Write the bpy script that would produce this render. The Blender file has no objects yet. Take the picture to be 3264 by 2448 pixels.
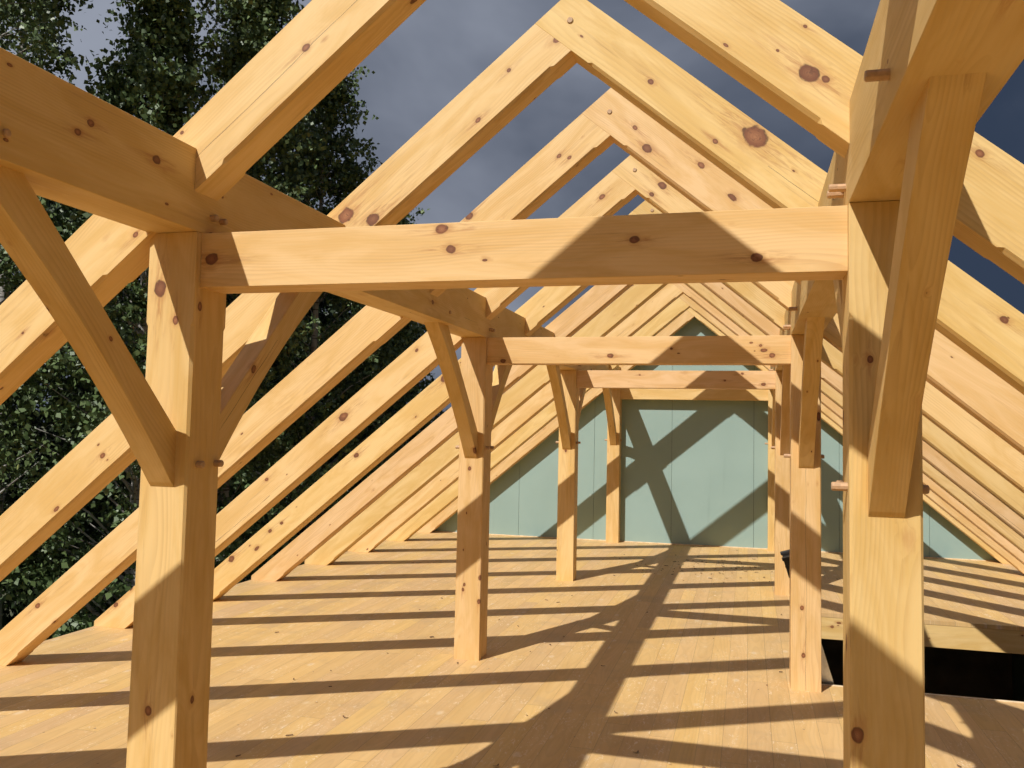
import bpy, bmesh, math, random
import numpy as np
from mathutils import Vector, Matrix
R = math.radians
scene = bpy.context.scene
col = scene.collection
random.seed(7)

# ------------------------------------------------------------------ dimensions
XL, XR = -1.140, 1.107          # inner faces of the two post rows
W = 0.200                       # posts and purlins are 20 cm square / wide
Y1, BAY = 2.714, 3.611
ZB, ZP = 2.4534, 2.7552         # purlin underside and top
ZT, HT = 2.4520, 0.202          # tie beam top, height
SL = 0.8309                     # roof slope (rise per run)
ZAP, ZLO = 3.8414, 3.5440       # ridge, top and underside of the rafters
RY0, RS, RTH = 2.690, BAY / 3, 0.1435
XE = 4.57                       # eaves
YW = 13.722                     # gable wall inner face
GZ = -2.9                       # ground
OP = (1.312, 4.0, 6.505, 9.10)  # stair opening x0,x1,y0,y1

# ------------------------------------------------------------------ node helpers
def new_mat(name):
    m = bpy.data.materials.new(name); m.use_nodes = True
    nt = m.node_tree; nt.nodes.clear()
    out = nt.nodes.new('ShaderNodeOutputMaterial')
    b = nt.nodes.new('ShaderNodeBsdfPrincipled')
    nt.links.new(b.outputs[0], out.inputs[0])
    return m, nt, b

class NT:
    def __init__(s, nt): s.nt = nt
    def put(s, inp, v):
        if isinstance(v, bpy.types.NodeSocket): s.nt.links.new(v, inp)
        elif v is not None:
            if isinstance(v, (tuple, list)) and len(v) == 3 and len(inp.default_value) == 4: v = (*v, 1)
            inp.default_value = v
    def math(s, op, a, b=None, c=None, clamp=False):
        n = s.nt.nodes.new('ShaderNodeMath'); n.operation = op; n.use_clamp = clamp
        s.put(n.inputs[0], a); s.put(n.inputs[1], b); s.put(n.inputs[2], c)
        return n.outputs[0]
    def vmath(s, op, a, b=None):
        n = s.nt.nodes.new('ShaderNodeVectorMath'); n.operation = op
        s.put(n.inputs[0], a); s.put(n.inputs[1], b)
        return n.outputs['Value'] if op in ('LENGTH', 'DOT_PRODUCT', 'DISTANCE') else n.outputs[0]
    def sep(s, v):
        n = s.nt.nodes.new('ShaderNodeSeparateXYZ'); s.put(n.inputs[0], v); return n.outputs
    def comb(s, x, y, z):
        n = s.nt.nodes.new('ShaderNodeCombineXYZ')
        for i, q in enumerate((x, y, z)): s.put(n.inputs[i], q)
        return n.outputs[0]
    def noise(s, v, scale, detail=2, rough=.5, dist=0, out=0):
        n = s.nt.nodes.new('ShaderNodeTexNoise'); s.put(n.inputs['Vector'], v)
        n.inputs['Scale'].default_value = scale; n.inputs['Detail'].default_value = detail
        n.inputs['Roughness'].default_value = rough; n.inputs['Distortion'].default_value = dist
        return n.outputs[out]
    def voro(s, v, scale=1, feat='F1', rnd=1):
        n = s.nt.nodes.new('ShaderNodeTexVoronoi'); s.put(n.inputs['Vector'], v)
        n.feature = feat; n.inputs['Scale'].default_value = scale; n.inputs['Randomness'].default_value = rnd
        return n.outputs
    def ramp(s, f, a, b, c0=0., c1=1., smooth=True):
        n = s.nt.nodes.new('ShaderNodeMapRange'); n.interpolation_type = 'SMOOTHSTEP' if smooth else 'LINEAR'
        s.put(n.inputs[0], f); s.put(n.inputs[1], a); s.put(n.inputs[2], b); s.put(n.inputs[3], c0); s.put(n.inputs[4], c1)
        return n.outputs[0]
    def mix(s, f, a, b, blend='MIX'):
        n = s.nt.nodes.new('ShaderNodeMix'); n.data_type = 'RGBA'; n.blend_type = blend
        s.put(n.inputs[0], f); s.put(n.inputs[6], a); s.put(n.inputs[7], b); return n.outputs[2]
    def objco(s):
        return s.nt.nodes.new('ShaderNodeTexCoord').outputs['Object']
    def white(s, v):
        n = s.nt.nodes.new('ShaderNodeTexWhiteNoise'); n.noise_dimensions = '3D'; s.put(n.inputs[0], v); return n.outputs
    def attr(s, name):
        n = s.nt.nodes.new('ShaderNodeAttribute'); n.attribute_type = 'OBJECT'; n.attribute_name = name; return n.outputs
    def rand(s):
        return s.nt.nodes.new('ShaderNodeObjectInfo').outputs['Random']
    def bump(s, h, strength, dist, b):
        n = s.nt.nodes.new('ShaderNodeBump'); n.inputs['Strength'].default_value = strength
        n.inputs['Distance'].default_value = dist; s.put(n.inputs['Height'], h)
        s.nt.links.new(n.outputs[0], b.inputs['Normal'])

def simple(name, c, rough=.6, metal=0., var=0.15, scale=20):
    m, nt, b = new_mat(name); k = NT(nt)
    n = k.noise(k.objco(), scale, 4)
    f = k.ramp(n, .3, .7, 1 - var, 1 + var, False)
    nt.links.new(k.mix(1, c, k.comb(f, f, f), 'MULTIPLY'), b.inputs['Base Color'])
    b.inputs['Roughness'].default_value = rough; b.inputs['Metallic'].default_value = metal
    return m

NK = 5
def pine_mat():
    """white pine: growth rings round a pith axis, cloudy figure, knots with halos, drying checks"""
    m, nt, b = new_mat('pine'); k = NT(nt)
    P = k.objco(); rnd = k.rand()
    u, v, w = k.sep(P)[0:3]
    off = k.comb(k.math('MULTIPLY', rnd, 37.), k.math('MULTIPLY', rnd, 91.), k.math('MULTIPLY', rnd, 53.))
    Po = k.vmath('ADD', P, off)
    # knots: scattered
    vc = k.voro(k.vmath('MULTIPLY', Po, (2.9, 5.6, 5.6)))
    cr, cg, cb = k.sep(vc['Color'])[0:3]
    rad = k.ramp(cg, 0., 1., .030, .095, False)
    rad = k.math('MULTIPLY', rad, k.math('GREATER_THAN', cr, .50))
    d = k.math('DIVIDE', vc['Distance'], k.math('MAXIMUM', rad, .0006))
    vc2 = k.voro(k.vmath('MULTIPLY', Po, (7.5, 15., 15.)))      # pin knots
    c2 = k.sep(vc2['Color'])[0]
    d2 = k.math('DIVIDE', vc2['Distance'], k.math('MAXIMUM', k.math('MULTIPLY', k.math('GREATER_THAN', c2, .78), .075), .0006))
    d = k.math('MINIMUM', d, d2)
    dl = 99.
    for i in range(NK):
        a = k.attr('knot%d' % i); r = k.attr('knotr%d' % i)['Fac']
        q = k.vmath('SUBTRACT', P, a['Vector'])
        q = k.vmath('MULTIPLY', q, (.74, 1., 1.))
        rm = k.math('MAXIMUM', r, .0002)
        d = k.math('MINIMUM', d, k.math('DIVIDE', k.vmath('LENGTH', q), rm))
        dl = k.math('MINIMUM', dl, k.math('DIVIDE', k.vmath('LENGTH', k.vmath('MULTIPLY', q, (.30, 1.25, 1.25))), rm))
    dl = k.math('MINIMUM', dl, k.math('DIVIDE', vc['Distance'], k.math('MAXIMUM', k.math('MULTIPLY', rad, .8), .0006)))
    wob = k.noise(Po, 26, 2)
    d = k.math('MULTIPLY', d, k.ramp(wob, .2, .8, .80, 1.20, False))
    dh = k.math('MULTIPLY', d, k.ramp(k.noise(k.vmath('MULTIPLY', Po, (9., 30., 30.)), 1., 3), .25, .75, .55, 1.6, False))
    halo = k.ramp(dh, .8, 3.0, 1., 0.)
    # rings
    warp = k.noise(k.vmath('MULTIPLY', Po, (.9, 3., 3.)), 1., 2, out=1)
    wv = k.vmath('SUBTRACT', warp, (.5, .5, .5))
    ws = k.sep(wv)
    vv = k.math('ADD', k.math('ADD', v, k.math('MULTIPLY', k.math('SUBTRACT', rnd, .5), .22)), k.math('MULTIPLY', ws[0], .10))
    ww = k.math('ADD', k.math('ADD', w, -.03), k.math('MULTIPLY', ws[1], .10))
    rr = k.vmath('LENGTH', k.comb(0., vv, ww))
    rr = k.math('ADD', rr, k.math('MULTIPLY', halo, .012))
    rg = k.math('FRACT', k.math('MULTIPLY', rr, 95.))
    ring = k.ramp(rg, .25, .92, 0., 1.)
    ring = k.math('MULTIPLY', ring, k.ramp(rg, .92, 1., 1., 0.))
    fibre = k.noise(k.vmath('MULTIPLY', Po, (3., 260., 260.)), 1., 3, .6)
    cloud = k.noise(k.vmath('MULTIPLY', Po, (1.6, 7.5, 7.5)), 1., 4, .6, 1.1)
    base = k.mix(k.ramp(cloud, .33, .66), (.735, .503, .232), (.640, .402, .142))
    patchy = k.ramp(k.noise(k.vmath('MULTIPLY', Po, (1.1, 9., 9.)), 1., 2), .38, .68, .05, .30)
    base = k.mix(k.math('MULTIPLY', ring, patchy), base, (.420, .215, .070))
    base = k.mix(k.ramp(fibre, .35, .75, 0., .22), base, (.66, .50, .28))
    tn = k.attr('tone')['Fac']; tt = k.attr('tint')['Fac']
    hv = k.ramp(tn, 0., 1., .88, 1.07, False)
    base = k.mix(1., base, k.comb(hv, k.math('MULTIPLY', hv, k.ramp(tt, 0., 1., 1.015, .955, False)), k.math('MULTIPLY', hv, k.ramp(tt, 0., 1., .90, 1.06, False))), 'MULTIPLY')
    # resin streaks and small dark flecks drawn along the grain
    st = k.noise(k.vmath('MULTIPLY', Po, (1.4, 40., 40.)), 1., 5, .7)
    base = k.mix(k.ramp(st, .58, .78, 0., .55), base, (.36, .18, .065))
    base = k.mix(k.math('MULTIPLY', k.math('POWER', halo, 2.), .55), base, (.50, .255, .088))
    fe = k.noise(k.vmath('MULTIPLY', Po, (7., 75., 75.)), 1., 4, .65, .8)
    fe = k.math('MULTIPLY', k.ramp(fe, .44, .66), k.ramp(dl, .7, 2.9, 1., 0.))
    base = k.mix(k.math('MULTIPLY', fe, .62), base, (.40, .175, .062))
    # knot body: reddish heart, concentric lines, dark bark ring
    kr = k.math('FRACT', k.math('MULTIPLY', d, 4.3))
    body = k.mix(k.ramp(d, .0, .95), (.350, .150, .062), (.200, .070, .027))
    body = k.mix(k.ramp(kr, .3, 1., 0., .38), body, (.200, .068, .028))
    dk = k.math('GREATER_THAN', k.math('FRACT', k.math('MULTIPLY', k.math('ADD', cb, rnd), 5.)), .5)
    body = k.mix(k.math('MULTIPLY', dk, .45), body, (.13, .048, .022))
    pit = k.ramp(k.noise(Po, 70, 3, .6, .6), .57, .66)
    body = k.mix(k.math('MULTIPLY', pit, .45), body, (.060, .025, .013))
    base = k.mix(k.ramp(d, .84, 1.06, 1., 0.), base, body)
    rim = k.math('MULTIPLY', k.ramp(d, .80, .95), k.ramp(d, .98, 1.14, 1., 0.))
    rimn = k.ramp(k.noise(Po, 38, 2), .38, .62, .12, .8)
    base = k.mix(k.math('MULTIPLY', rim, rimn), base, (.075, .030, .014))
    # drying check: thin wandering line on the face that looks at the camera
    ck = k.sep(k.attr('check')['Vector'])     # v position, u start, u end
    wl = k.math('MULTIPLY', k.math('SUBTRACT', k.noise(k.comb(k.math('MULTIPLY', u, 2.2), rnd, 0.), 1., 4), .5), .030)
    dd = k.math('ABSOLUTE', k.math('SUBTRACT', v, k.math('ADD', ck[0], wl)))
    wd = k.ramp(k.noise(k.comb(k.math('MULTIPLY', u, 4.), 3., rnd), 1., 2), .35, .7, .0004, .0019, False)
    ln = k.math('LESS_THAN', dd, wd)
    ln = k.math('MULTIPLY', ln, k.math('GREATER_THAN', u, ck[1]))
    ln = k.math('MULTIPLY', ln, k.math('LESS_THAN', u, ck[2]))
    base = k.mix(k.math('MULTIPLY', ln, .8), base, (.12, .06, .03))
    nt.links.new(base, b.inputs['Base Color'])
    b.inputs['Roughness'].default_value = .58
    b.inputs['Specular IOR Level'].default_value = .35
    k.bump(fibre, .22, .001, b)
    return m

def floor_mat():
    m, nt, b = new_mat('floor_boards'); k = NT(nt)
    P = k.objco(); x, y, z = k.sep(P)[0:3]
    BW = .1365
    xi = k.math('DIVIDE', x, BW); bi = k.math('FLOOR', xi); fx = k.math('FRACT', xi)
    wn = k.white(k.comb(bi, 3.3, 1.7))
    ly = k.math('ADD', k.math('DIVIDE', y, 3.05), k.math('MULTIPLY', wn['Value'], 7.3))
    li = k.math('FLOOR', ly); fy = k.math('FRACT', ly)
    idr = k.white(k.comb(bi, li, 9.1)); r = idr['Value']; rc = k.sep(idr['Color'])
    Po = k.vmath('ADD', P, k.comb(0., k.math('MULTIPLY', r, 50.), k.math('MULTIPLY', r, 23.)))
    cl = k.noise(k.vmath('MULTIPLY', Po, (9., .9, 1.)), 1., 3, .55, .8)
    # cathedral figure, one per board
    cx = k.math('ADD', k.math('SUBTRACT', fx, .5), k.math('MULTIPLY', k.math('SUBTRACT', rc[0], .5), .9))
    wy = k.noise(k.comb(0., k.math('MULTIPLY', y, .8), k.math('MULTIPLY', r, 40.)), 1., 2)
    fig = k.math('FRACT', k.math('MULTIPLY', k.vmath('LENGTH', k.comb(cx, k.math('MULTIPLY', wy, 1.3), 0.)), 9.))
    fig = k.math('MULTIPLY', k.ramp(fig, .35, .92), k.ramp(fig, .92, 1., 1., 0.))
    fib = k.noise(k.vmath('MULTIPLY', Po, (230., 4., 1.)), 1., 3, .6)
    c = k.mix(k.ramp(cl, .3, .7), (.665, .432, .186), (.605, .380, .150))
    c = k.mix(k.math('MULTIPLY', fig, .14), c, (.36, .205, .09))
    c = k.mix(k.ramp(fib, .4, .75, 0., .2), c, (.63, .47, .28))
    val = k.ramp(r, 0., 1., .92, 1.06, False)
    c = k.mix(1., c, k.comb(val, val, k.ramp(rc[1], 0., 1., .90, 1.06, False)), 'MULTIPLY')
    # planer tear-out: pale, wispy, drawn along the board, in patches
    patch = k.ramp(k.noise(k.vmath('MULTIPLY', Po, (3., 1.3, 1.)), 1., 2), .40, .60)
    tv = k.noise(k.vmath('MULTIPLY', Po, (38., 15., 1.)), 1., 4, .7, 1.6)
    tear = k.math('MULTIPLY', k.ramp(tv, .57, .64), patch)
    c = k.mix(k.math('MULTIPLY', tear, .62), c, (.80, .66, .46))
    # small knots
    vk = k.voro(k.vmath('MULTIPLY', Po, (8., 4.5, 1.)))
    kk = k.math('GREATER_THAN', k.sep(vk['Color'])[0], .80)
    dk = k.ramp(vk['Distance'], .05, .10, 1., 0.)
    c = k.mix(k.math('MULTIPLY', k.math('MULTIPLY', dk, kk), .6), c, (.33, .16, .07))
    hal = k.math('MULTIPLY', k.ramp(vk['Distance'], .08, .26, 1., 0.), kk)
    c = k.mix(k.math('MULTIPLY', hal, .6), c, (.74, .58, .37))
    # scuffs and dirt
    dn = k.noise(P, 1.7, 5, .62)
    c = k.mix(k.ramp(dn, .50, .70, 0., .42), c, (.42, .29, .165))
    sp = k.voro(P, 7.)
    spk = k.math('MULTIPLY', k.math('LESS_THAN', sp['Distance'], .045), k.math('GREATER_THAN', k.sep(sp['Color'])[1], .62))
    c = k.mix(k.math('MULTIPLY', spk, .6), c, (.12, .08, .05))
    # seams
    ex = k.math('MINIMUM', fx, k.math('SUBTRACT', 1., fx))
    gapw = k.ramp(k.white(k.comb(bi, li, 2.))['Value'], 0., 1., .005, .016, False)
    s1 = k.math('LESS_THAN', ex, gapw)
    s2 = k.math('LESS_THAN', k.math('MINIMUM', fy, k.math('SUBTRACT', 1., fy)), .0007)
    seam = k.math('MAXIMUM', s1, s2)
    c = k.mix(k.math('MULTIPLY', seam, .40), c, (.13, .075, .035))
    nt.links.new(c, b.inputs['Base Color'])
    b.inputs['Roughness'].default_value = .62; b.inputs['Specular IOR Level'].default_value = .3
    h = k.math('SUBTRACT', k.math('MULTIPLY', fib, .3), seam)
    k.bump(h, .5, .0025, b)
    return m

def panel_mat():
    m, nt, b = new_mat('sheathing'); k = NT(nt)
    P = k.objco(); n = k.noise(P, 1.2, 4); n2 = k.noise(P, 60, 3)
    c = k.mix(k.ramp(n, .3, .7), (.280, .388, .352), (.255, .357, .323))
    c = k.mix(k.ramp(n2, .6, .8, 0., .25), c, (.33, .42, .36))
    sc = k.voro(k.vmath('MULTIPLY', P, (1., 1., .45)), 3.)
    c = k.mix(k.math('MULTIPLY', k.ramp(sc['Distance'], .02, .045, 1., 0.), .5), c, (.45, .52, .47))
    dr = k.noise(k.vmath('MULTIPLY', P, (7., 1., .5)), 1., 4)
    c = k.mix(k.ramp(dr, .60, .80, 0., .22), c, (.18, .25, .215))
    nt.links.new(c, b.inputs['Base Color']); b.inputs['Roughness'].default_value = .5
    k.bump(n2, .15, .001, b)
    return m

def leaf_mat(name, c1, c2, c3):
    m, nt, b = new_mat(name); k = NT(nt)
    r = nt.nodes.new('ShaderNodeNewGeometry').outputs['Random Per Island']
    c = k.mix(k.ramp(r, 0., .9, 0., 1., False), c1, c2)
    c = k.mix(k.math('GREATER_THAN', r, .985), c, c3)
    nt.links.new(c, b.inputs['Base Color']); b.inputs['Roughness'].default_value = .48
    b.inputs['Specular IOR Level'].default_value = .45
    return m

def bark_mat():
    m, nt, b = new_mat('birch_bark'); k = NT(nt)
    P = k.objco()
    n = k.noise(k.vmath('MULTIPLY', P, (3., 3., 22.)), 1., 4)
    n2 = k.noise(P, 3., 3)
    c = k.mix(k.ramp(n, .55, .65), (.36, .34, .31), (.05, .045, .04))
    c = k.mix(k.ramp(n2, .5, .7, 0., .7), c, (.13, .11, .09))
    nt.links.new(c, b.inputs['Base Color']); b.inputs['Roughness'].default_value = .8
    return m

def ground_mat():
    m, nt, b = new_mat('grass'); k = NT(nt)
    P = k.objco(); n = k.noise(P, .35, 6, .6); n2 = k.noise(P, 9, 5, .7)
    c = k.mix(k.ramp(n, .35, .65), (.055, .075, .028), (.12, .105, .06))
    c = k.mix(k.ramp(n2, .4, .7, 0., .6), c, (.03, .045, .015))
    nt.links.new(c, b.inputs['Base Color']); b.inputs['Roughness'].default_value = .9
    k.bump(n2, .6, .08, b)
    return m

PINE = pine_mat(); FLOOR = floor_mat(); PANEL = panel_mat(); BARK = bark_mat(); GRASS = ground_mat()
PEG = simple('peg_wood', (.46, .29, .16), .6, 0, .2, 60)
DARK = simple('dark_backing', (.03, .03, .028), .9)
PLY = simple('plywood', (.30, .20, .12), .8, 0, .35, 2.5)
CONC = simple('concrete', (.09, .085, .08), .85, 0, .2, 3)
ALU = simple('aluminium', (.62, .63, .64), .32, 1., .08, 40)
RUB = simple('black_rubber', (.015, .015, .016), .5, 0, .2, 30)
CHIP = simple('wood_chip', (.16, .09, .045), .8, 0, .5, 14)
PALE = simple('pale_shaving', (.72, .56, .36), .7, 0, .2, 14)

# ------------------------------------------------------------------ mesh helpers
def link(name, bm, mat, parent=None, mw=None, smooth=False):
    me = bpy.data.meshes.new(name); bm.normal_update(); bm.to_mesh(me); bm.free()
    if smooth:
        me.polygons.foreach_set('use_smooth', [True] * len(me.polygons))
    me.materials.append(mat)
    o = bpy.data.objects.new(name, me); col.objects.link(o)
    if parent:
        o.parent = parent
        bpy.context.view_layer.update() if False else None
    if mw is not None:
        o.matrix_world = mw if not parent else mw
        if parent:
            o.matrix_basis = parent.matrix_basis.inverted() @ mw
    return o

def tag(o, label, cat, group=None, kind=None):
    if label: o['label'] = label
    if cat: o['category'] = cat
    if group: o['group'] = group
    if kind: o['kind'] = kind
    return o

def frame(O, U, V):
    U = Vector(U).normalized(); V = Vector(V); V = (V - U * V.dot(U)).normalized(); Wd = U.cross(V)
    M = Matrix.Identity(4)
    for i in range(3):
        M[i][0], M[i][1], M[i][2], M[i][3] = U[i], V[i], Wd[i], O[i]
    return M

def timber(name, M, a, b, v0, v1, w0, w1, cuts=(), cham=(), c4=False, curve=None, parent=None, mat=None):
    """length along local x from a to b, section [v0,v1]x[w0,w1]; cham = [(u0,u1,size)] on the v0 edges
    (all four edges with c4); cuts = [(world point, world outward normal)]; curve = f(u) raising v0"""
    e = .0016; st = {a: e, b: e}
    for (s0, s1, c) in cham:
        st[s0] = e; st[s0 + c * 1.3] = c; st[s1 - c * 1.3] = c; st[s1] = e
    if curve:
        for i in range(1, 30): st[a + (b - a) * i / 30.] = e
    us = sorted(st)
    bm = bmesh.new(); rings = []
    for u in us:
        cb = st[u]; ct = cb if c4 else e
        q0 = v0 + (curve(u) if curve else 0)
        pts = [(q0, w0 + cb), (q0, w1 - cb), (q0 + cb, w1), (v1 - ct, w1), (v1, w1 - ct), (v1, w0 + ct), (v1 - ct, w0), (q0 + cb, w0)]
        rings.append([bm.verts.new((u, p[0], p[1])) for p in pts])
    for r0, r1 in zip(rings, rings[1:]):
        for i in range(8):
            j = (i + 1) % 8
            bm.faces.new((r0[i], r0[j], r1[j], r1[i]))
    bm.faces.new(rings[0][::-1]); bm.faces.new(rings[-1])
    Mi = M.inverted(); R3 = Mi.to_3x3()
    for co, no in cuts:
        g = bm.verts[:] + bm.edges[:] + bm.faces[:]
        bmesh.ops.bisect_plane(bm, geom=g, dist=1e-6, plane_co=Mi @ Vector(co), plane_no=R3 @ Vector(no), clear_outer=True)
        ed = [x for x in bm.edges if x.is_boundary]
        if ed: bmesh.ops.holes_fill(bm, edges=ed, sides=0)
    bmesh.ops.recalc_face_normals(bm, faces=bm.faces)
    o = link(name, bm, mat or PINE, parent, M)
    o.data['len'] = b
    return o

def knots(o, pts, check=None):
    Mi = o.matrix_basis.inverted() if not o.parent else (o.parent.matrix_basis @ o.matrix_basis).inverted()
    for i, (x, y, z, r) in enumerate(pts[:NK]):
        p = Mi @ Vector((x, y, z)); o['knot%d' % i] = [p.x, p.y, p.z]; o['knotr%d' % i] = float(r)
    for i in range(len(pts), NK):
        o['knot%d' % i] = [0., 0., 99.]; o['knotr%d' % i] = .0002
    if not check and o.name.startswith(('post', 'tie_beam', 'rafter', 'brace', 'purlin')):
        rq = random.Random(o.name)
        if rq.random() < .4 and not o.name.startswith('tie'):
            L = o.data['len']; u0 = rq.uniform(0, .6) * L
            check = (rq.uniform(-.05, .05) if o.name.startswith('post') else rq.uniform(.03, .12), u0, u0 + rq.uniform(.25, .8))
    o['check'] = [float(q) for q in check] if check else [99., 0., 0.]
    rt = random.Random(o.name + 'tone')
    if 'tone' not in o: o['tone'] = rt.uniform(.25, 1.); o['tint'] = rt.uniform(0., 1.)

def rod(name, p, q, r, mat, parent=None, seg=9, chamf=.003):
    p, q = Vector(p), Vector(q); U = (q - p); L = U.length
    V = Vector((0, 0, 1)) if abs(U.normalized().z) < .9 else Vector((1, 0, 0))
    M = frame(p, U, V); bm = bmesh.new(); rg = []
    for u, k in ((0, r - chamf), (chamf, r), (L - chamf, r), (L, r - chamf)):
        rg.append([bm.verts.new((u, k * math.cos(2 * math.pi * i / seg), k * math.sin(2 * math.pi * i / seg))) for i in range(seg)])
    for a, b in zip(rg, rg[1:]):
        for i in range(seg): bm.faces.new((a[i], a[(i + 1) % seg], b[(i + 1) % seg], b[i]))
    bm.faces.new(rg[0][::-1]); bm.faces.new(rg[-1])
    bmesh.ops.recalc_face_normals(bm, faces=bm.faces)
    return link(name, bm, mat, parent, M)

def boxbm(bm, x0, x1, y0, y1, z0, z1, M=None):
    vs = [Vector((x, y, z)) for x in (x0, x1) for y in (y0, y1) for z in (z0, z1)]
    vs = [bm.verts.new(M @ v if M else v) for v in vs]
    for f in ((0, 1, 3, 2), (4, 6, 7, 5), (0, 4, 5, 1), (2, 3, 7, 6), (0, 2, 6, 4), (1, 5, 7, 3)):
        bm.faces.new([vs[i] for i in f])

# ------------------------------------------------------------------ posts
ordn = ['nearest', 'second', 'third', 'farthest']
def post(side, b):
    y = Y1 + BAY * b
    x0 = (XL - W) if side < 0 else XR
    cx, cy = x0 + W / 2, y + W / 2
    # local v axis points +y?  section faces: v -> -y so that the camera face is v1
    M = frame((cx, cy, 0.0), (0, 0, 1), (1, 0, 0))
    o = timber('post', M, .001, ZB - .002, -W / 2, W / 2, -W / 2, W / 2, cham=[(-.02, 2.12, .011)], c4=True)
    sd = 'left' if side < 0 else 'right'
    if b >= 0:
        extra = {(-1, 0): 'nearest left post, large, with big oval red knot under the purlin',
                 (1, 0): 'nearest right post, widest in view, long brown grain lines down its face',
                 (-1, 1): 'second left post out on the open floor, knots low on its corner',
                 (1, 1): 'second right post with vertical crack, standing at the stair opening',
                 (-1, 2): 'third left post, slim with distance, between floor and purlin',
                 (1, 2): 'third right post partly hidden behind the cracked post',
                 (-1, 3): 'last left post standing against the green gable wall',
                 (1, 3): 'last right post standing against the green gable wall'}[(side, b)]
    else:
        extra = '%s post behind the camera under the near end of the purlin' % sd
    tag(o, extra, 'post', 'pine posts in two rows')
    # brace pegs run through the post, left to right
    for (py, l, r_) in ((y + .062, .046, .026), (y + .172, .022, .030)):
        if b == 3 and py > y + .1: continue
        rod('peg', (x0 - l, py, 1.600), (x0 + W + r_, py, 1.600), .0135, PEG, o)
    return o
posts = {}
for b in range(-1, 4):
    for s in (-1, 1): posts[s, b] = post(s, b)
for kx in posts: knots(posts[kx], [])
p = posts[-1, 0]; yb = Y1
knots(p, [(-1.286, yb, 2.245, .024), (-1.215, yb, 2.125, .012), (XL, yb + .035, 2.18, .012), (-1.255, yb, .72, .013), (XL, yb + .09, .745, .010)])
knots(posts[1, 0], [(1.125, yb, .89, .017), (1.235, yb, .74, .007), (1.165, yb, 1.98, .008)])
posts[1, 0]['check'] = [.0, 9., 9.]
knots(posts[-1, 1], [(-1.27, yb + BAY, .56, .010), (-1.28, yb + BAY, .52, .010), (-1.145, yb + BAY, .62, .014), (-1.15, yb + BAY, .44, .014), (-1.25, yb + BAY, 1.44, .012)])
knots(posts[1, 1], [(1.18, yb + BAY, .56, .012), (1.19, yb + BAY, .24, .013)], (.0, .0, 1.9))

# ------------------------------------------------------------------ purlins
YP0, YP1 = -1.35, YW - .004
def purlin(side):
    x0 = (XL - W) if side < 0 else XR
    M = frame((x0 + W / 2, 0, ZB), (0, 1, 0), (0, 0, 1))
    o = timber('purlin', M, YP0, YP1, 0, ZP - ZB, -W / 2, W / 2)
    tag(o, 'long left purlin on top of the left posts, running in from the top left corner' if side < 0 else
        'long right purlin seen from below on top of the right posts', 'beam', 'purlins carrying the rafters')
    xi0, xi1 = (x0 - .004, x0 + W + .026) if side < 0 else (x0 - .05, x0 + W + .012)
    for b in range(-1, 4):
        y = Y1 + BAY * b
        for py in (y + .083, y + .142): rod('peg', (xi0, py, ZB + .068 - (.004 if py > y + .1 else 0)), (xi1, py, ZB + .068), .0125, PEG, o)
        if b > -1: rod('peg', (xi0, y - (.85 if side < 0 else .775), ZB + .075), (xi1 - .015, y - (.85 if side < 0 else .775), ZB + .075), .0125, PEG, o)
        if b < 3: rod('peg', (xi0, y + W + .79, ZB + .075), (xi1 - .015, y + W + .79, ZB + .075), .0125, PEG, o)
    return o
pl, pr = purlin(-1), purlin(1)
knots(pl, [(XL, 2.478, 2.647, .015), (XL, 2.17, 2.665, .011), (XL, 2.12, 2.62, .010), (XL, 2.86, 2.62, .006), (XL, 5.15, 2.55, .014)])
knots(pr, [(1.22, 1.40, ZB, .016), (1.35, 1.9, ZB, .014)])

# ------------------------------------------------------------------ tie beams
tl = ['nearest tie beam between the posts, big beam with wide peaked shadow across it',
      'second tie beam back, dark knot near its left end', 'third tie beam back with a red knot at its right end',
      'last tie beam, just in front of the green gable wall']
TIES = []
for b in range(-1, 4):
    y = Y1 + BAY * b + .030
    M = frame((0, y + .076, ZT - HT), (1, 0, 0), (0, 0, 1))
    o = timber('tie_beam', M, XL + .0005, XR - .0005, 0, HT, -.076, .076)
    tag(o, tl[b] if b >= 0 else 'tie beam behind the camera between the two rear posts', 'beam', 'tie beams across the frame')
    knots(o, []); TIES.append(o)
yt = Y1 + .030
knots(TIES[1], [(-1.095, yt, 2.355, .020), (-.165, yt, 2.36, .013), (.46, yt, 2.37, .012), (-.20, yt, 2.43, .016), (.84, yt, 2.30, .014)])
yt += BAY
knots(TIES[2], [(-1.01, yt, 2.27, .016), (-.18, yt, 2.31, .017), (.98, yt, 2.31, .017), (.90, yt, 2.38, .009), (.27, yt, 2.36, .008)])
yt += BAY
knots(TIES[3], [(.98, yt, 2.30, .018), (.56, yt, 2.34, .010), (-.40, yt, 2.40, .008), (.75, yt, 2.42, .012)])

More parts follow.
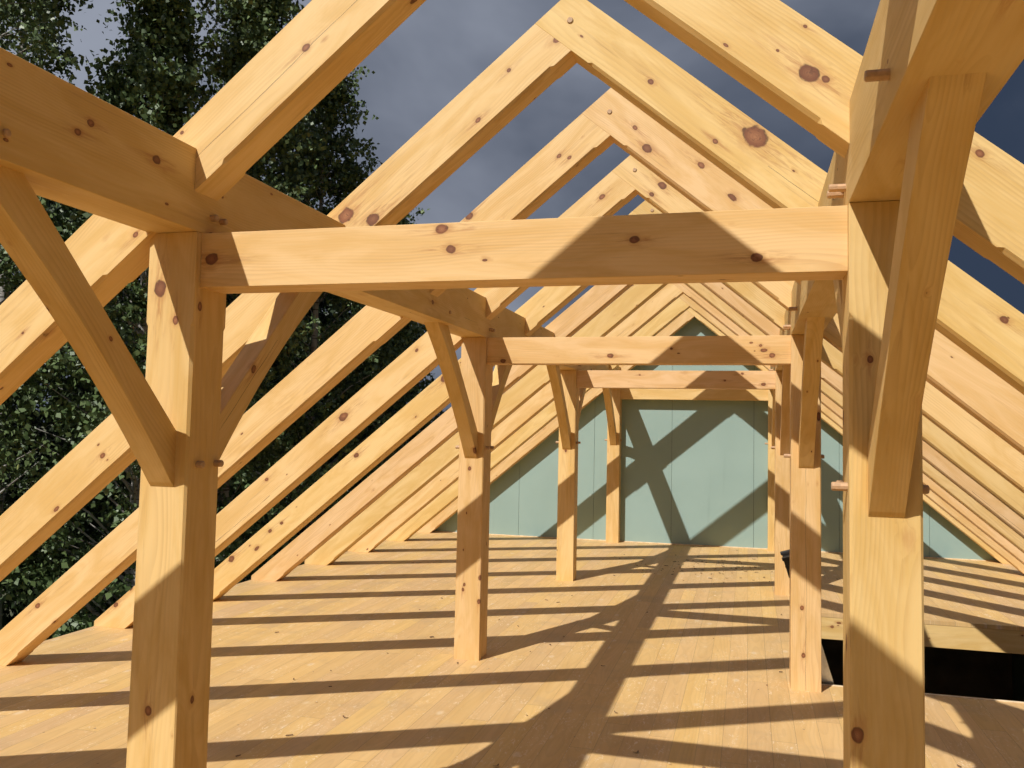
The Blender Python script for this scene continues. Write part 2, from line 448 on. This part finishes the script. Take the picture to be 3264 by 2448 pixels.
# ------------------------------------------------------------------ braces (straight back, arched underside)
def brace(side, b, d):
    x0 = (XL - W) if side < 0 else XR
    cx = x0 + W / 2
    yf = Y1 + BAY * b if d < 0 else Y1 + BAY * b + W       # post face the brace springs from
    z0, z1 = 1.515, ZB
    leg = z1 - z0
    U = Vector((0, d, 1)).normalized()
    V = Vector((0, -d, 1)).normalized()
    O = Vector((cx, yf, z0)); L = leg * math.sqrt(2)
    M = frame(O, U, V)
    o = timber('brace', M, -.4, L + .4, 0, .147, -.05, .05,
               cuts=[((cx, yf, 0), (0, -d, 0)), ((cx, 0, ZB), (0, 0, 1))],
               curve=lambda u: .044 * max(0., 1 - ((u - L / 2) / (L * .5)) ** 2))
    nm = 'left' if side < 0 else 'right'
    way = 'toward the camera' if d < 0 else 'away from the camera'
    where = {-1: 'rear %s post behind the camera' % nm, 0: 'nearest %s post' % nm, 1: 'second %s post' % nm, 2: 'third %s post' % nm, 3: 'last %s post at the green wall' % nm}[b]
    tag(o, 'curved brace rising %s from the %s' % (way, where), 'brace', 'curved braces between posts and purlins')
    knots(o, [])
    return o
BR = {}
for b in range(-1, 4):
    for s in (-1, 1):
        for d in (-1, 1):
            if (d == 1 and b == 3) or (d == -1 and b == -1): continue
            BR[s, b, d] = brace(s, b, d)
knots(BR[1, 0, -1], [(1.165, 2.42, 1.80, .018), (1.25, 2.42, 1.80, .022), (1.2, 2.0, 2.22, .012)])
knots(BR[1, 1, -1], [(1.25, 5.9, 1.93, .014), (1.20, 6.10, 1.74, .016)])
knots(BR[-1, 0, 1], [(XL - .05, 3.42, 2.25, .010), (XL - .05, 3.20, 1.98, .014), (XL - .05, 3.55, 2.18, .010)])
knots(BR[-1, 0, -1], [(XL - .05, 2.36, 2.02, .007), (XL - .1, 2.2, 2.0, .009)])

# ------------------------------------------------------------------ rafters
ang = math.atan(SL); DP = (ZAP - ZLO) * math.cos(ang)
def rafter(side, i):
    y = RY0 + RS * i
    if i == 9: y -= .004
    if i == 8: y += .072
    U = Vector((side * -1.0, 0, SL)).normalized()          # up the slope
    V = Vector((side * SL, 0, 1.0)).normalized()           # out of the roof
    O = Vector((side * XE, y + RTH / 2, ZLO - SL * XE))    # on the underside line
    M = frame(O, U, V)
    Lr = XE / math.cos(ang)
    def uat(x): return (XE - abs(x)) / math.cos(ang)
    c = .013
    cham = [(uat(4.17), uat(1.50), c), (uat(1.03), uat(.082), c)]
    nl = Vector((-SL, 0, 1)).normalized(); nr = Vector((SL, 0, 1)).normalized()
    if side < 0:      # butts under the right-hand rafter
        top = ((0, 0, ZLO), (SL, 0, 1))
    else:             # runs through to the back of the left-hand rafter
        top = ((0, 0, ZAP), (-SL, 0, 1))
    cuts = [((side * XE, 0, 0), (side, 0, 0)), ((0, 0, .001), (0, 0, -1)), top]
    o = timber('rafter', M, -.6, Lr + .7, 0, DP, -RTH / 2, RTH / 2, cuts=cuts, cham=cham)
    n = 9 - i
    sd = 'left' if side < 0 else 'right'
    cnt = ['first', 'second', 'third', 'fourth', 'fifth', 'sixth', 'seventh', 'eighth', 'ninth', 'tenth', 'eleventh', 'twelfth', 'thirteenth', 'fourteenth'][n]
    if n == 0: lb = 'pine rafter of the %s roof slope lying against the green gable wall' % sd
    else: lb = 'pine rafter of the %s roof slope, %s counted from the green gable wall' % (sd, cnt)
    special = {(-1, 0): 'left pine rafter over the nearest left post, long thin crack along it',
               (1, 0): 'right pine rafter over the nearest right post, one huge round knot near the purlin',
               (-1, 1): 'left pine rafter with two round red knots side by side above the near tie beam',
               (1, 1): 'right pine rafter with pegged peak, large pink oval knot and long crack',
               (1, 2): 'right pine rafter of the second full peak, reddish torn knot below its peg'}
    lb = special.get((side, i), lb)
    tag(o, lb, 'rafter', 'rafters meeting in pairs at the ridge')
    knots(o, [])
    if side > 0:
        rod('peg', (-.007, y - .006, 3.691), (-.007, y + RTH + .004, 3.691), .0155, PEG, o, 12)
    return o
RF = {}
for i in range(-3, 10):
    for s in (-1, 1): RF[s, i] = rafter(s, i)
def yr(i): return RY0 + RS * i
for (s_, i_), v_ in {(-1, 0): (.9, .3), (1, 0): (.85, .05), (-1, 1): (.9, .35), (1, 1): (.95, .0), (1, 2): (.95, .75), (1, 3): (.9, .4),
                     (-1, 2): (.95, .5), (-1, 3): (.9, .45), (-1, -1): (.8, .4)}.items():
    RF[s_, i_]['tone'], RF[s_, i_]['tint'] = v_
for b_ in (-1, 0, 1):
    for d_ in (-1, 1):
        for q_ in (-1, 1):
            if (q_, b_, d_) in BR: BR[q_, b_, d_]['tone'], BR[q_, b_, d_]['tint'] = .35 + .2 * b_, .12
posts[-1, 0]['check'] = [99., 0., 0.]
for o_, v_ in ((TIES[1], (1., .55)), (TIES[2], (1., .7)), (TIES[3], (.9, 1.)), (pl, (.45, .1)), (pr, (.0, .1)), (posts[-1, 0], (.65, .15)), (posts[1, 0], (.5, .0))):
    o_['tone'], o_['tint'] = v_
def uat(x): return (XE - abs(x)) / math.cos(ang)
y = yr(0)
knots(RF[-1, 0], [(-.71, y, 3.093, .012), (-1.205, y, 2.818, .006), (-1.763, y, 2.066, .016), (-1.871, y, 2.082, .005), (-1.384, y, 2.445, .010)], (.098, uat(1.25), uat(.2)))
knots(RF[1, 0], [(.992, y, 2.850, .024), (1.040, y, 2.828, .010), (.981, y, 2.998, .005), (1.459, y, 2.573, .011), (.90, y, 2.93, .004)])
y = yr(1)
knots(RF[-1, 1], [(-1.137, y, 2.804, .033), (-.99, y, 2.778, .027), (-.455, y, 3.24, .011), (-.305, y, 3.475, .009), (-2.51, y, 1.566, .013)])
knots(RF[1, 1], [(.841, y, 3.07, .042), (.377, y, 3.36, .011), (.668, y, 3.062, .010), (1.831, y, 2.239, .014)], (.110, uat(1.2), uat(.83)))
y = yr(2)
knots(RF[-1, 2], [(-.889, y, 3.086, .020), (-.316, y, 3.436, .012), (-.253, y, 3.421, .010), (-2.32, y, 2.0, .014), (-4.02, y, .44, .016)])
knots(RF[1, 2], [(.15, y, 3.58, .013), (.222, y, 3.45, .024), (.542, y, 3.328, .017), (1.5, y, 2.5, .012)])
y = yr(3)
knots(RF[-1, 3], [(-2.307, y, 1.82, .030), (-.25, y, 3.5, .018), (-1.7, y, 2.35, .012), (-4.36, y, .196, .018), (-2.974, y, 1.30, .012)])
knots(RF[1, 3], [(.197, y, 3.565, .025), (.119, y, 3.50, .016), (1.6, y, 2.4, .012)])
y = yr(4)
knots(RF[-1, 4], [(-4.051, y, .43, .026), (-3.641, y, .72, .016), (-3.52, y, .80, .014), (-2.761, y, 1.47, .020), (-1.9, y, 2.2, .03)])

# ------------------------------------------------------------------ floor and storey below
def floor_obj():
    bm = bmesh.new(); x0, x1, y0, y1 = OP; Y0, YN = -1.5, YW + .10
    t = -.038
    # four slabs round the opening, shared edges kept apart by using one ring of faces
    xs = [-XE, x0, x1, XE]; ys = [Y0, y0, y1, YN]
    g = {}
    for i, xx in enumerate(xs):
        for j, yy in enumerate(ys):
            for k_, zz in enumerate((0., t)): g[i, j, k_] = bm.verts.new((xx, yy, zz))
    for i in range(3):
        for j in range(3):
            if i == 1 and j == 1: continue
            bm.faces.new((g[i, j, 0], g[i + 1, j, 0], g[i + 1, j + 1, 0], g[i, j + 1, 0]))
            bm.faces.new((g[i, j, 1], g[i, j + 1, 1], g[i + 1, j + 1, 1], g[i + 1, j, 1]))
    for (a, b) in [((0, 0), (1, 0)), ((1, 0), (2, 0)), ((2, 0), (3, 0)), ((3, 0), (3, 1)), ((3, 1), (3, 2)), ((3, 2), (3, 3)),
                   ((3, 3), (2, 3)), ((2, 3), (1, 3)), ((1, 3), (0, 3)), ((0, 3), (0, 2)), ((0, 2), (0, 1)), ((0, 1), (0, 0)),
                   ((1, 1), (1, 2)), ((1, 2), (2, 2)), ((2, 2), (2, 1)), ((2, 1), (1, 1))]:
        bm.faces.new((g[a[0], a[1], 0], g[a[0], a[1], 1], g[b[0], b[1], 1], g[b[0], b[1], 0]))
    bmesh.ops.recalc_face_normals(bm, faces=bm.faces)
    return tag(link('floor', bm, FLOOR), 'pine board floor of the loft striped with rafter shadows', None, kind='structure')
floor_obj()

def hbeam(p, q, h, w, label):
    p, q = Vector(p), Vector(q); L = (q - p).length
    M = frame(p, q - p, (0, 0, 1))
    o = timber('floor_beam', M, 0, L, -h, 0, -w / 2, w / 2)
    tag(o, label, 'beam', 'beams framing the stair opening'); knots(o, []); return o
x0, x1, y0, y1 = OP; zt = -.040
h1 = hbeam((x0 - .25, y1 + .078, zt), (x1 + .25, y1 + .078, zt), .212, .15, 'sunlit beam under the floor edge along the far side of the stair opening')
hbeam((x0 - .25, y0 - .078, zt), (x1 + .25, y0 - .078, zt), .212, .15, 'floor beam hidden under the near side of the stair opening')
hbeam((x0 - .078, y0 + .003, zt), (x0 - .078, y1 - .003, zt), .212, .15, 'floor beam under the left side of the stair opening')
hbeam((x1 + .078, y0 + .003, zt), (x1 + .078, y1 - .003, zt), .212, .15, 'floor beam under the right side of the stair opening')
knots(h1, [(1.62, y1, -.13, .013), (3.3, y1, -.08, .008), (2.5, y1, -.17, .006)])

# thin trim along the near lip of the stair opening
bm = bmesh.new(); boxbm(bm, x0 + .002, x1, y0 + .001, y0 + .026, -.060, .004)
tag(link('edge_strip', bm, PALE), 'pale thin wooden strip along the near lip of the stair opening', 'trim')

# closed storey below
bm = bmesh.new(); boxbm(bm, -XE + .02, -XE + .17, -1.45, YW + .05, GZ, -.26)
tag(link('lower_wall', bm, PANEL), 'green sheathed ground storey wall on the side of the trees', 'wall')
bm = bmesh.new(); boxbm(bm, XE - .17, XE - .02, -1.45, YW + .05, GZ, -.26)
tag(link('lower_wall', bm, PANEL), 'green sheathed ground storey wall on the side of the stair opening', 'wall')
bm = bmesh.new(); boxbm(bm, -XE + .172, XE - .172, -1.45, -1.30, GZ, -.26)
tag(link('lower_wall', bm, DARK), 'ground storey end wall behind the camera', 'wall')
bm = bmesh.new(); boxbm(bm, -XE + .172, XE - .172, YW - .10, YW + .05, GZ, -.26)
tag(link('lower_wall', bm, PLY), 'dark ground storey end wall below the green gable', 'wall')
bm = bmesh.new(); boxbm(bm, -XE, XE, -1.5, YW + .1, GZ - .3, GZ + .012)
tag(link('slab', bm, CONC), 'dark concrete slab of the ground storey', None, kind='structure')
# rim boards under the floor edges
for s in (-1, 1):
    bm = bmesh.new(); boxbm(bm, min(s * (XE - .01), s * (XE - .05)), max(s * (XE - .01), s * (XE - .05)), -1.48, YW + .09, -.258, -.040)
    o = link('rim_board', bm, PINE); knots(o, [])
    tag(o, 'board closing the %s floor edge under the rafter feet' % ('left' if s < 0 else 'right'), 'board')

# ------------------------------------------------------------------ gable wall
gw = bpy.data.objects.new('gable_wall', None); col.objects.link(gw); gw.location = (0, YW, 0)
tag(gw, 'grey green sheathed gable wall closing the far end, crossed by rafter shadows', 'wall')
seams = [-4.60, -4.04, -2.806, -1.572, -.342, .901, 2.135, 3.369, 4.60]
def roofz(x): return ZAP - .035 - SL * abs(x)
for a, b in zip(seams, seams[1:]):
    a2, b2 = a + .0022, b - .0022
    bm = bmesh.new()
    prof = [(a2, .0015), (b2, .0015), (b2, max(.003, roofz(b2)))]
    if a2 < 0 < b2: prof.append((0, roofz(0)))
    prof.append((a2, max(.003, roofz(a2))))
    f0 = [bm.verts.new((x, 0, z)) for x, z in prof]; f1 = [bm.verts.new((x, .013, z)) for x, z in prof]
    bm.faces.new(f0); bm.faces.new(f1[::-1])
    n = len(prof)
    for i in range(n): bm.faces.new((f0[i], f1[i], f1[(i + 1) % n], f0[(i + 1) % n]))
    bmesh.ops.recalc_face_normals(bm, faces=bm.faces)
    link('panel', bm, PANEL, gw, Matrix.Translation((0, YW, 0)))
bm = bmesh.new()
prof = [(-4.56, .002), (4.56, .002), (4.56, .02), (0, ZAP - .05), (-4.56, .02)]
f0 = [bm.verts.new((x, .0145, z)) for x, z in prof]; f1 = [bm.verts.new((x, .09, z)) for x, z in prof]
bm.faces.new(f0); bm.faces.new(f1[::-1])
for i in range(5): bm.faces.new((f0[i], f1[i], f1[(i + 1) % 5], f0[(i + 1) % 5]))
bmesh.ops.recalc_face_normals(bm, faces=bm.faces)
link('backing', bm, DARK, gw, Matrix.Translation((0, YW, 0)))
bm = bmesh.new(); boxbm(bm, -4.33, 4.33, -.012, -.001, .001, .014)
link('bottom_strip', bm, PALE, gw, Matrix.Translation((0, YW, 0)))

# ------------------------------------------------------------------ ladder through the opening
ld = bpy.data.objects.new('ladder', None); col.objects.link(ld)
lt = math.radians(17.2)
Ud = Vector((-math.sin(lt), 0, math.cos(lt)))
top_z = .86
base = Vector((1.372, 6.575, 0)) + Ud * ((GZ + .02) / Ud.z)
ld.location = base
tag(ld, 'aluminium ladder with black end caps standing up through the stair opening behind a post', 'ladder')
Ml = frame(base, Ud, (Ud.z, 0, -Ud.x))
Ll = (top_z - base.z) / Ud.z
rungs = int(Ll / .29)
for yy in (0., .34):
    bm = bmesh.new()
    # channel section rail: web and two flanges
    boxbm(bm, 0, Ll - .10, -.037, .037, yy - .002, yy + .002)
    sg = 1 if yy == 0 else -1
    boxbm(bm, 0, Ll - .10, -.037, -.033, min(yy + sg * .002, yy + sg * .027), max(yy + sg * .002, yy + sg * .027))
    boxbm(bm, 0, Ll - .10, .033, .037, min(yy + sg * .002, yy + sg * .027), max(yy + sg * .002, yy + sg * .027))
    link('rail', bm, ALU, ld, Ml)
    bm = bmesh.new(); c = yy + sg * .012
    boxbm(bm, Ll - .135, Ll, -.042, .042, c - .021, c + .021)
    boxbm(bm, Ll - .010, Ll + .012, -.050, .050, c - .028, c + .028)
    boxbm(bm, Ll - .060, Ll - .050, -.0445, .0445, c - .0235, c + .0235)
    bmesh.ops.bevel(bm, geom=bm.edges[:], offset=.003, segments=1, affect='EDGES')
    link('end_cap', bm, RUB, ld, Ml)
for i in range(rungs):
    c = Ml @ Vector((.25 + .29 * i, 0, .002)); e = Ml @ Vector((.25 + .29 * i, 0, .338))
    rod('rung', c, e, .015, ALU, ld, 10, .001)

# ------------------------------------------------------------------ loose bits on the floor
def chips(name, n, area, size, mat, label, seed, cat='debris'):
    rg = random.Random(seed); bm = bmesh.new()
    for _ in range(n):
        x = rg.gauss(area[0], area[2]); y = rg.gauss(area[1], area[3])
        if not (-4.1 < x < 4.1 and 1.2 < y < 13.6): continue
        if OP[0] - .05 < x < OP[1] + .05 and OP[2] - .05 < y < OP[3] + .05: continue
        L = size * rg.uniform(.4, 1.5); w = L * rg.uniform(.12, .35); a = rg.uniform(0, 6.28); h = size * .35
        ca, sa = math.cos(a), math.sin(a); pv = []
        for t in range(4):
            uu = (t / 3. - .5) * L; zz = .0035 + h * (.6 * (t / 3. - .5) ** 2 + rg.uniform(0, .12)) ; bend = w * math.sin(t)
            for s_ in (-.5, .5):
                vv = s_ * w + bend
                pv.append((x + uu * ca - vv * sa, y + uu * sa + vv * ca, zz + (.3 * h if s_ > 0 else 0)))
        lo = [bm.verts.new(q) for q in pv]; hi = [bm.verts.new((q[0], q[1], q[2] + .0022)) for q in pv]
        for t in range(3):
            a0, a1, a2, a3 = 2 * t, 2 * t + 1, 2 * t + 3, 2 * t + 2
            bm.faces.new((hi[a0], hi[a1], hi[a2], hi[a3])); bm.faces.new((lo[a0], lo[a3], lo[a2], lo[a1]))
            bm.faces.new((lo[a0], hi[a0], hi[a3], lo[a3])); bm.faces.new((lo[a1], lo[a2], hi[a2], hi[a1]))
    return tag(link(name, bm, mat), label, cat, kind='stuff')
chips('wood_chips', 110, (.45, 11.6, .65, .55), .034, CHIP, 'dark wood chips scattered on the floor before the gable wall', 3)
chips('wood_scraps', 70, (-.3, 6., 1.9, 2.6), .030, CHIP, 'tiny dark wood scraps strewn over the near floor', 5)
chips('wood_shavings', 60, (-.6, 6.6, 1.9, 2.4), .018, PALE, 'small pale wood shavings strewn over the floor', 9)

# ------------------------------------------------------------------ ground
bm = bmesh.new()
vs = [bm.verts.new((x, y, GZ)) for x, y in ((-900, -900), (900, -900), (900, 900), (-900, 900))]
bm.faces.new(vs)
tag(link('ground', bm, GRASS), 'rough grass ground around the building', None, kind='structure')

# ------------------------------------------------------------------ trees
LEAFM = [leaf_mat('leaves_birch', (.055, .088, .030), (.125, .172, .060), (.20, .22, .07)),
         leaf_mat('leaves_poplar', (.048, .080, .026), (.108, .155, .052), (.18, .20, .06)),
         leaf_mat('leaves_dark', (.016, .030, .012), (.034, .054, .022), (.08, .09, .03))]

def tube(bm, pts, rad, seg=7):
    prev = None
    for i, p in enumerate(pts):
        d = (pts[min(i + 1, len(pts) - 1)] - pts[max(i - 1, 0)]).normalized()
        a = d.orthogonal().normalized(); b_ = d.cross(a)
        if prev is not None:
            a = (prev - d * prev.dot(d)).normalized(); b_ = d.cross(a)
        prev = a
        ring = [bm.verts.new(p + (a * math.cos(2 * math.pi * k / seg) + b_ * math.sin(2 * math.pi * k / seg)) * rad[i]) for k in range(seg)]
        if i:
            for k in range(seg): bm.faces.new((last[k], last[(k + 1) % seg], ring[(k + 1) % seg], ring[k]))
        last = ring

def tree(x, y, top, rmax, zlow, nclump, nleaf, lsize, mat, label, seed, crad=.42, shape=1., lean=(0, 0)):
    rg = np.random.default_rng(seed); rr = random.Random(seed)
    root = bpy.data.objects.new('birch_tree', None); col.objects.link(root); root.location = (x, y, GZ)
    tag(root, label, 'tree', 'trees beyond the left eaves')
    H = top - GZ; bm = bmesh.new(); N = 14
    wx, wy = rr.uniform(-.3, .3), rr.uniform(-.3, .3)
    def axis(t):
        return Vector((lean[0] * t * t + wx * math.sin(t * 4.), lean[1] * t * t + wy * math.sin(t * 3.3), H * t))
    r0 = .0065 * H + .03
    tube(bm, [axis(i / N * .97) for i in range(N + 1)], [r0 * (1 - i / N) ** .9 + .008 for i in range(N + 1)], 9)
    # clumps
    z0 = (zlow - GZ) / H; cs = []
    for i in range(nclump):
        t = z0 + (1 - z0) * (rg.random() ** .9); s = (t - z0) / (1 - z0)
        prof = (1 - s ** (1.6 * shape)) ** .8 * (.55 + .45 * min(1, s * 5))
        rad = rmax * prof * math.sqrt(rg.uniform(.06, 1.)) * rg.uniform(.8, 1.18) + .08
        a = rg.uniform(0, 2 * math.pi)
        A = axis(t)
        cs.append((A.x + rad * math.cos(a), A.y + rad * math.sin(a), A.z, t, rad))
    for (cx, cy, cz, t, rad) in cs:
        if rad < .3: continue
        tb = max(.06, t - rad * .75 / H * rr.uniform(.7, 1.3)); B = axis(tb); E_ = Vector((cx, cy, cz))
        mid = B.lerp(E_, .5) + Vector((0, 0, .10 * rad)) + Vector((rr.uniform(-.12, .12), rr.uniform(-.12, .12), 0))
        rb = max(.009, r0 * (1 - tb) * .30)
        pts = [B, B.lerp(mid, .5) + Vector((0, 0, -.02)), mid, mid.lerp(E_, .55), E_ + (E_ - mid) * .12]
        tube(bm, pts, [rb, rb * .8, rb * .6, rb * .35, .004], 5)
    link('trunk', bm, BARK, root, Matrix.Translation((x, y, GZ)), True)
    # leaves
    c = np.array([q[:3] for q in cs]); per = np.maximum(4, (nleaf / len(c) * rg.uniform(.35, 1.7, len(c)))).astype(int)
    idx = np.repeat(np.arange(len(c)), per); n = len(idx)
    # each clump is a few drooping twigs of leaves
    tw = rg.normal(0, 1, (len(c), 7, 3)) * crad * np.array([1, 1, .72])
    k = rg.integers(0, 7, n); f = rg.random(n) ** .6
    P = c[idx] + tw[idx, k] * f[:, None] * 1.25
    P += rg.normal(0, .055, (n, 3)); P[:, 2] -= .16 * f ** 2
    d = rg.normal(0, 1, (n, 3)); d[:, 2] -= .9; d /= np.linalg.norm(d, axis=1)[:, None]
    e = rg.normal(0, 1, (n, 3)); e -= d * np.sum(e * d, 1)[:, None]; e /= np.linalg.norm(e, axis=1)[:, None]
    nn = np.cross(d, e); L = lsize * rg.uniform(.6, 1.2, n)[:, None]; wd = L * .40
    v = np.empty((n, 4, 3))
    v[:, 0] = P; v[:, 1] = P + d * L * .42 + e * wd + nn * L * .12; v[:, 2] = P + d * L; v[:, 3] = P + d * L * .42 - e * wd + nn * L * .12
    me = bpy.data.meshes.new('crown'); me.vertices.add(n * 4); me.vertices.foreach_set('co', v.reshape(-1).astype(np.float32))
    me.loops.add(n * 4); me.loops.foreach_set('vertex_index', np.arange(n * 4, dtype=np.int32))
    me.polygons.add(n); me.polygons.foreach_set('loop_start', np.arange(0, n * 4, 4, dtype=np.int32))
    me.polygons.foreach_set('loop_total', np.full(n, 4, dtype=np.int32))
    me.update(); me.materials.append(LEAFM[mat])
    o = bpy.data.objects.new('crown', me); col.objects.link(o); o.parent = root
    return root

def polar(az, D): return (.818 - D * math.sin(R(az)), D * math.cos(R(az)))
TR = [  # az, dist, top z, radius, low z, clumps, leaves, leaf size, material, crown clump radius, shape, label
    (48.3, 13.0, 11.0, 1.2, .0, 80, 12000, .085, 0, .22, 1.0, 'thin see-through birch at the far left edge, bare twigs against the sky'),
    (45.4, 14.5, 11.6, .95, -.5, 120, 20000, .085, 0, .22, .8, 'narrow birch left of the gap of open sky'),
    (38.2, 14.0, 9.1, 1.95, -1.6, 290, 46000, .094, 1, .25, .60, 'full dark tree with two tops behind the near left purlin'),
    (33.0, 15.0, 9.6, 1.80, -1.8, 280, 40000, .094, 0, .25, .64, 'tall birch whose crown shows either side of the nearest left rafter'),
    (28.3, 16.5, 8.5, 2.0, -1.8, 250, 38000, .094, 1, .26, .75, 'leafy tree behind the second left rafter, ragged right edge against the cloud'),
    (23.7, 18.5, 6.3, 1.8, -1.8, 170, 28000, .095, 0, .24, .7, 'rightmost birch, small crown tip just above the near tie beam'),
]
for i, q in enumerate(TR):
    X_, Y_ = polar(q[0], q[1])
    tree(X_, Y_, q[2], q[3], q[4], q[5], q[6], q[7], q[8], q[11], 40 + i, q[9], q[10])
BK = [(48, 19, 6.5), (43, 20, 6.8), (38.5, 19, 7.2), (34.5, 20, 7.4), (30.5, 20.5, 7.0), (27, 22, 6.8), (24, 24, 5.6), (52, 17, 6.)]
bl = ['low dark tree behind the thin birch at the far left', 'dark tree filling the space under the narrow birch', 'dark tree behind the full tree with two tops',
      'dense dark tree low behind the tall birch', 'dark tree seen through the left rafter gaps left of the second post', 'dark tree seen between left rafters beside the second post',
      'farthest dark tree at the right end of the tree row', 'dark tree outside the left edge of the view']
for i, (az, D, tp) in enumerate(BK):
    X_, Y_ = polar(az, D)
    tree(X_, Y_, tp - .4, 2.4, -2.7, 120, 22000, .125, 2, bl[i], 70 + i, .5, .9)

# ------------------------------------------------------------------ sun, sky, camera
Ld = Vector((.409, .890, -1.0)).normalized()
sd = bpy.data.lights.new('sun', 'SUN'); sd.energy = 4.8; sd.angle = R(.55); sd.color = (1.0, .975, .925)
so = bpy.data.objects.new('sun', sd); col.objects.link(so); so.location = (-6, -14, 16)
so.rotation_euler = Ld.to_track_quat('-Z', 'Y').to_euler()
elev = math.asin(-Ld.z); rot = math.atan2(-Ld.x, -Ld.y)

w = bpy.data.worlds.new('World'); scene.world = w; w.use_nodes = True
nt = w.node_tree; nt.nodes.clear(); k = NT(nt)
out = nt.nodes.new('ShaderNodeOutputWorld'); bg = nt.nodes.new('ShaderNodeBackground'); nt.links.new(bg.outputs[0], out.inputs[0])
sky = nt.nodes.new('ShaderNodeTexSky'); sky.sky_type = 'NISHITA'; sky.sun_disc = False
sky.sun_elevation = elev; sky.sun_rotation = rot; sky.air_density = 1.; sky.dust_density = 3.
SKS = .05
bg.inputs['Strength'].default_value = SKS
D = nt.nodes.new('ShaderNodeTexCoord').outputs['Generated']
x, y, z = k.sep(D)[0:3]
# a storm bank in the north; its unseen southern part added to darken shade
side = k.math('ADD', k.math('MULTIPLY', x, -.35), k.math('MULTIPLY', y, .94))
big = k.noise(k.vmath('MULTIPLY', D, (1., 1., 1.7)), 1.6, 3, .5, .4)
mask = k.ramp(k.math('ADD', side, k.math('MULTIPLY', k.math('SUBTRACT', big, .5), .8)), -.75, -.30)
cn = k.noise(k.vmath('MULTIPLY', D, (1., 1., 1.4)), 2.8, 5, .5, .35)
lit = k.math('ADD', k.math('ADD', k.math('MULTIPLY', z, .75), k.math('MULTIPLY', x, -.75)), k.math('MULTIPLY', k.math('SUBTRACT', cn, .5), 1.25))
lit = k.ramp(lit, .0, 1.0)
s_ = 1 / SKS
cc = k.mix(lit, (.034 * s_, .050 * s_, .086 * s_), (.325 * s_, .355 * s_, .43 * s_))
nt.links.new(k.mix(mask, sky.outputs[0], cc), bg.inputs['Color'])

cd = bpy.data.cameras.new('camera'); co = bpy.data.objects.new('camera', cd); col.objects.link(co); scene.camera = co
CX, CZ, YAW, PIT, ROL, FP, CU, CV = .8177, 1.7558, .257496, .060813, .020164, 2746.687, 1664.063, 1198.159
fw = Vector((-math.sin(YAW) * math.cos(PIT), math.cos(YAW) * math.cos(PIT), math.sin(PIT)))
r_ = Vector((math.cos(YAW), math.sin(YAW), 0)); u_ = r_.cross(fw)
r2 = r_ * math.cos(ROL) + u_ * math.sin(ROL); u2 = -r_ * math.sin(ROL) + u_ * math.cos(ROL)
M = Matrix.Identity(4)
for i in range(3): M[i][0], M[i][1], M[i][2] = r2[i], u2[i], -fw[i]
M[0][3], M[1][3], M[2][3] = CX, 0, CZ
co.matrix_world = M
cd.sensor_width = 36.; cd.lens = FP / 3264 * 36.; cd.clip_end = 3000; cd.clip_start = .05
cd.shift_x = -(CU - 1632) / 3264; cd.shift_y = (CV - 1224) / 3264
scene.render.engine = 'CYCLES'
scene.cycles.max_bounces = 7; scene.cycles.diffuse_bounces = 5
scene.cycles.use_adaptive_sampling = True; scene.cycles.adaptive_threshold = .035
scene.cycles.use_denoising = True
scene.cycles.caustics_reflective = False; scene.cycles.caustics_refractive = False
scene.render.resolution_x = 1024; scene.render.resolution_y = 768
scene.view_settings.view_transform = 'Standard'; scene.view_settings.look = 'None'
scene.view_settings.exposure = .0; scene.view_settings.gamma = 1.
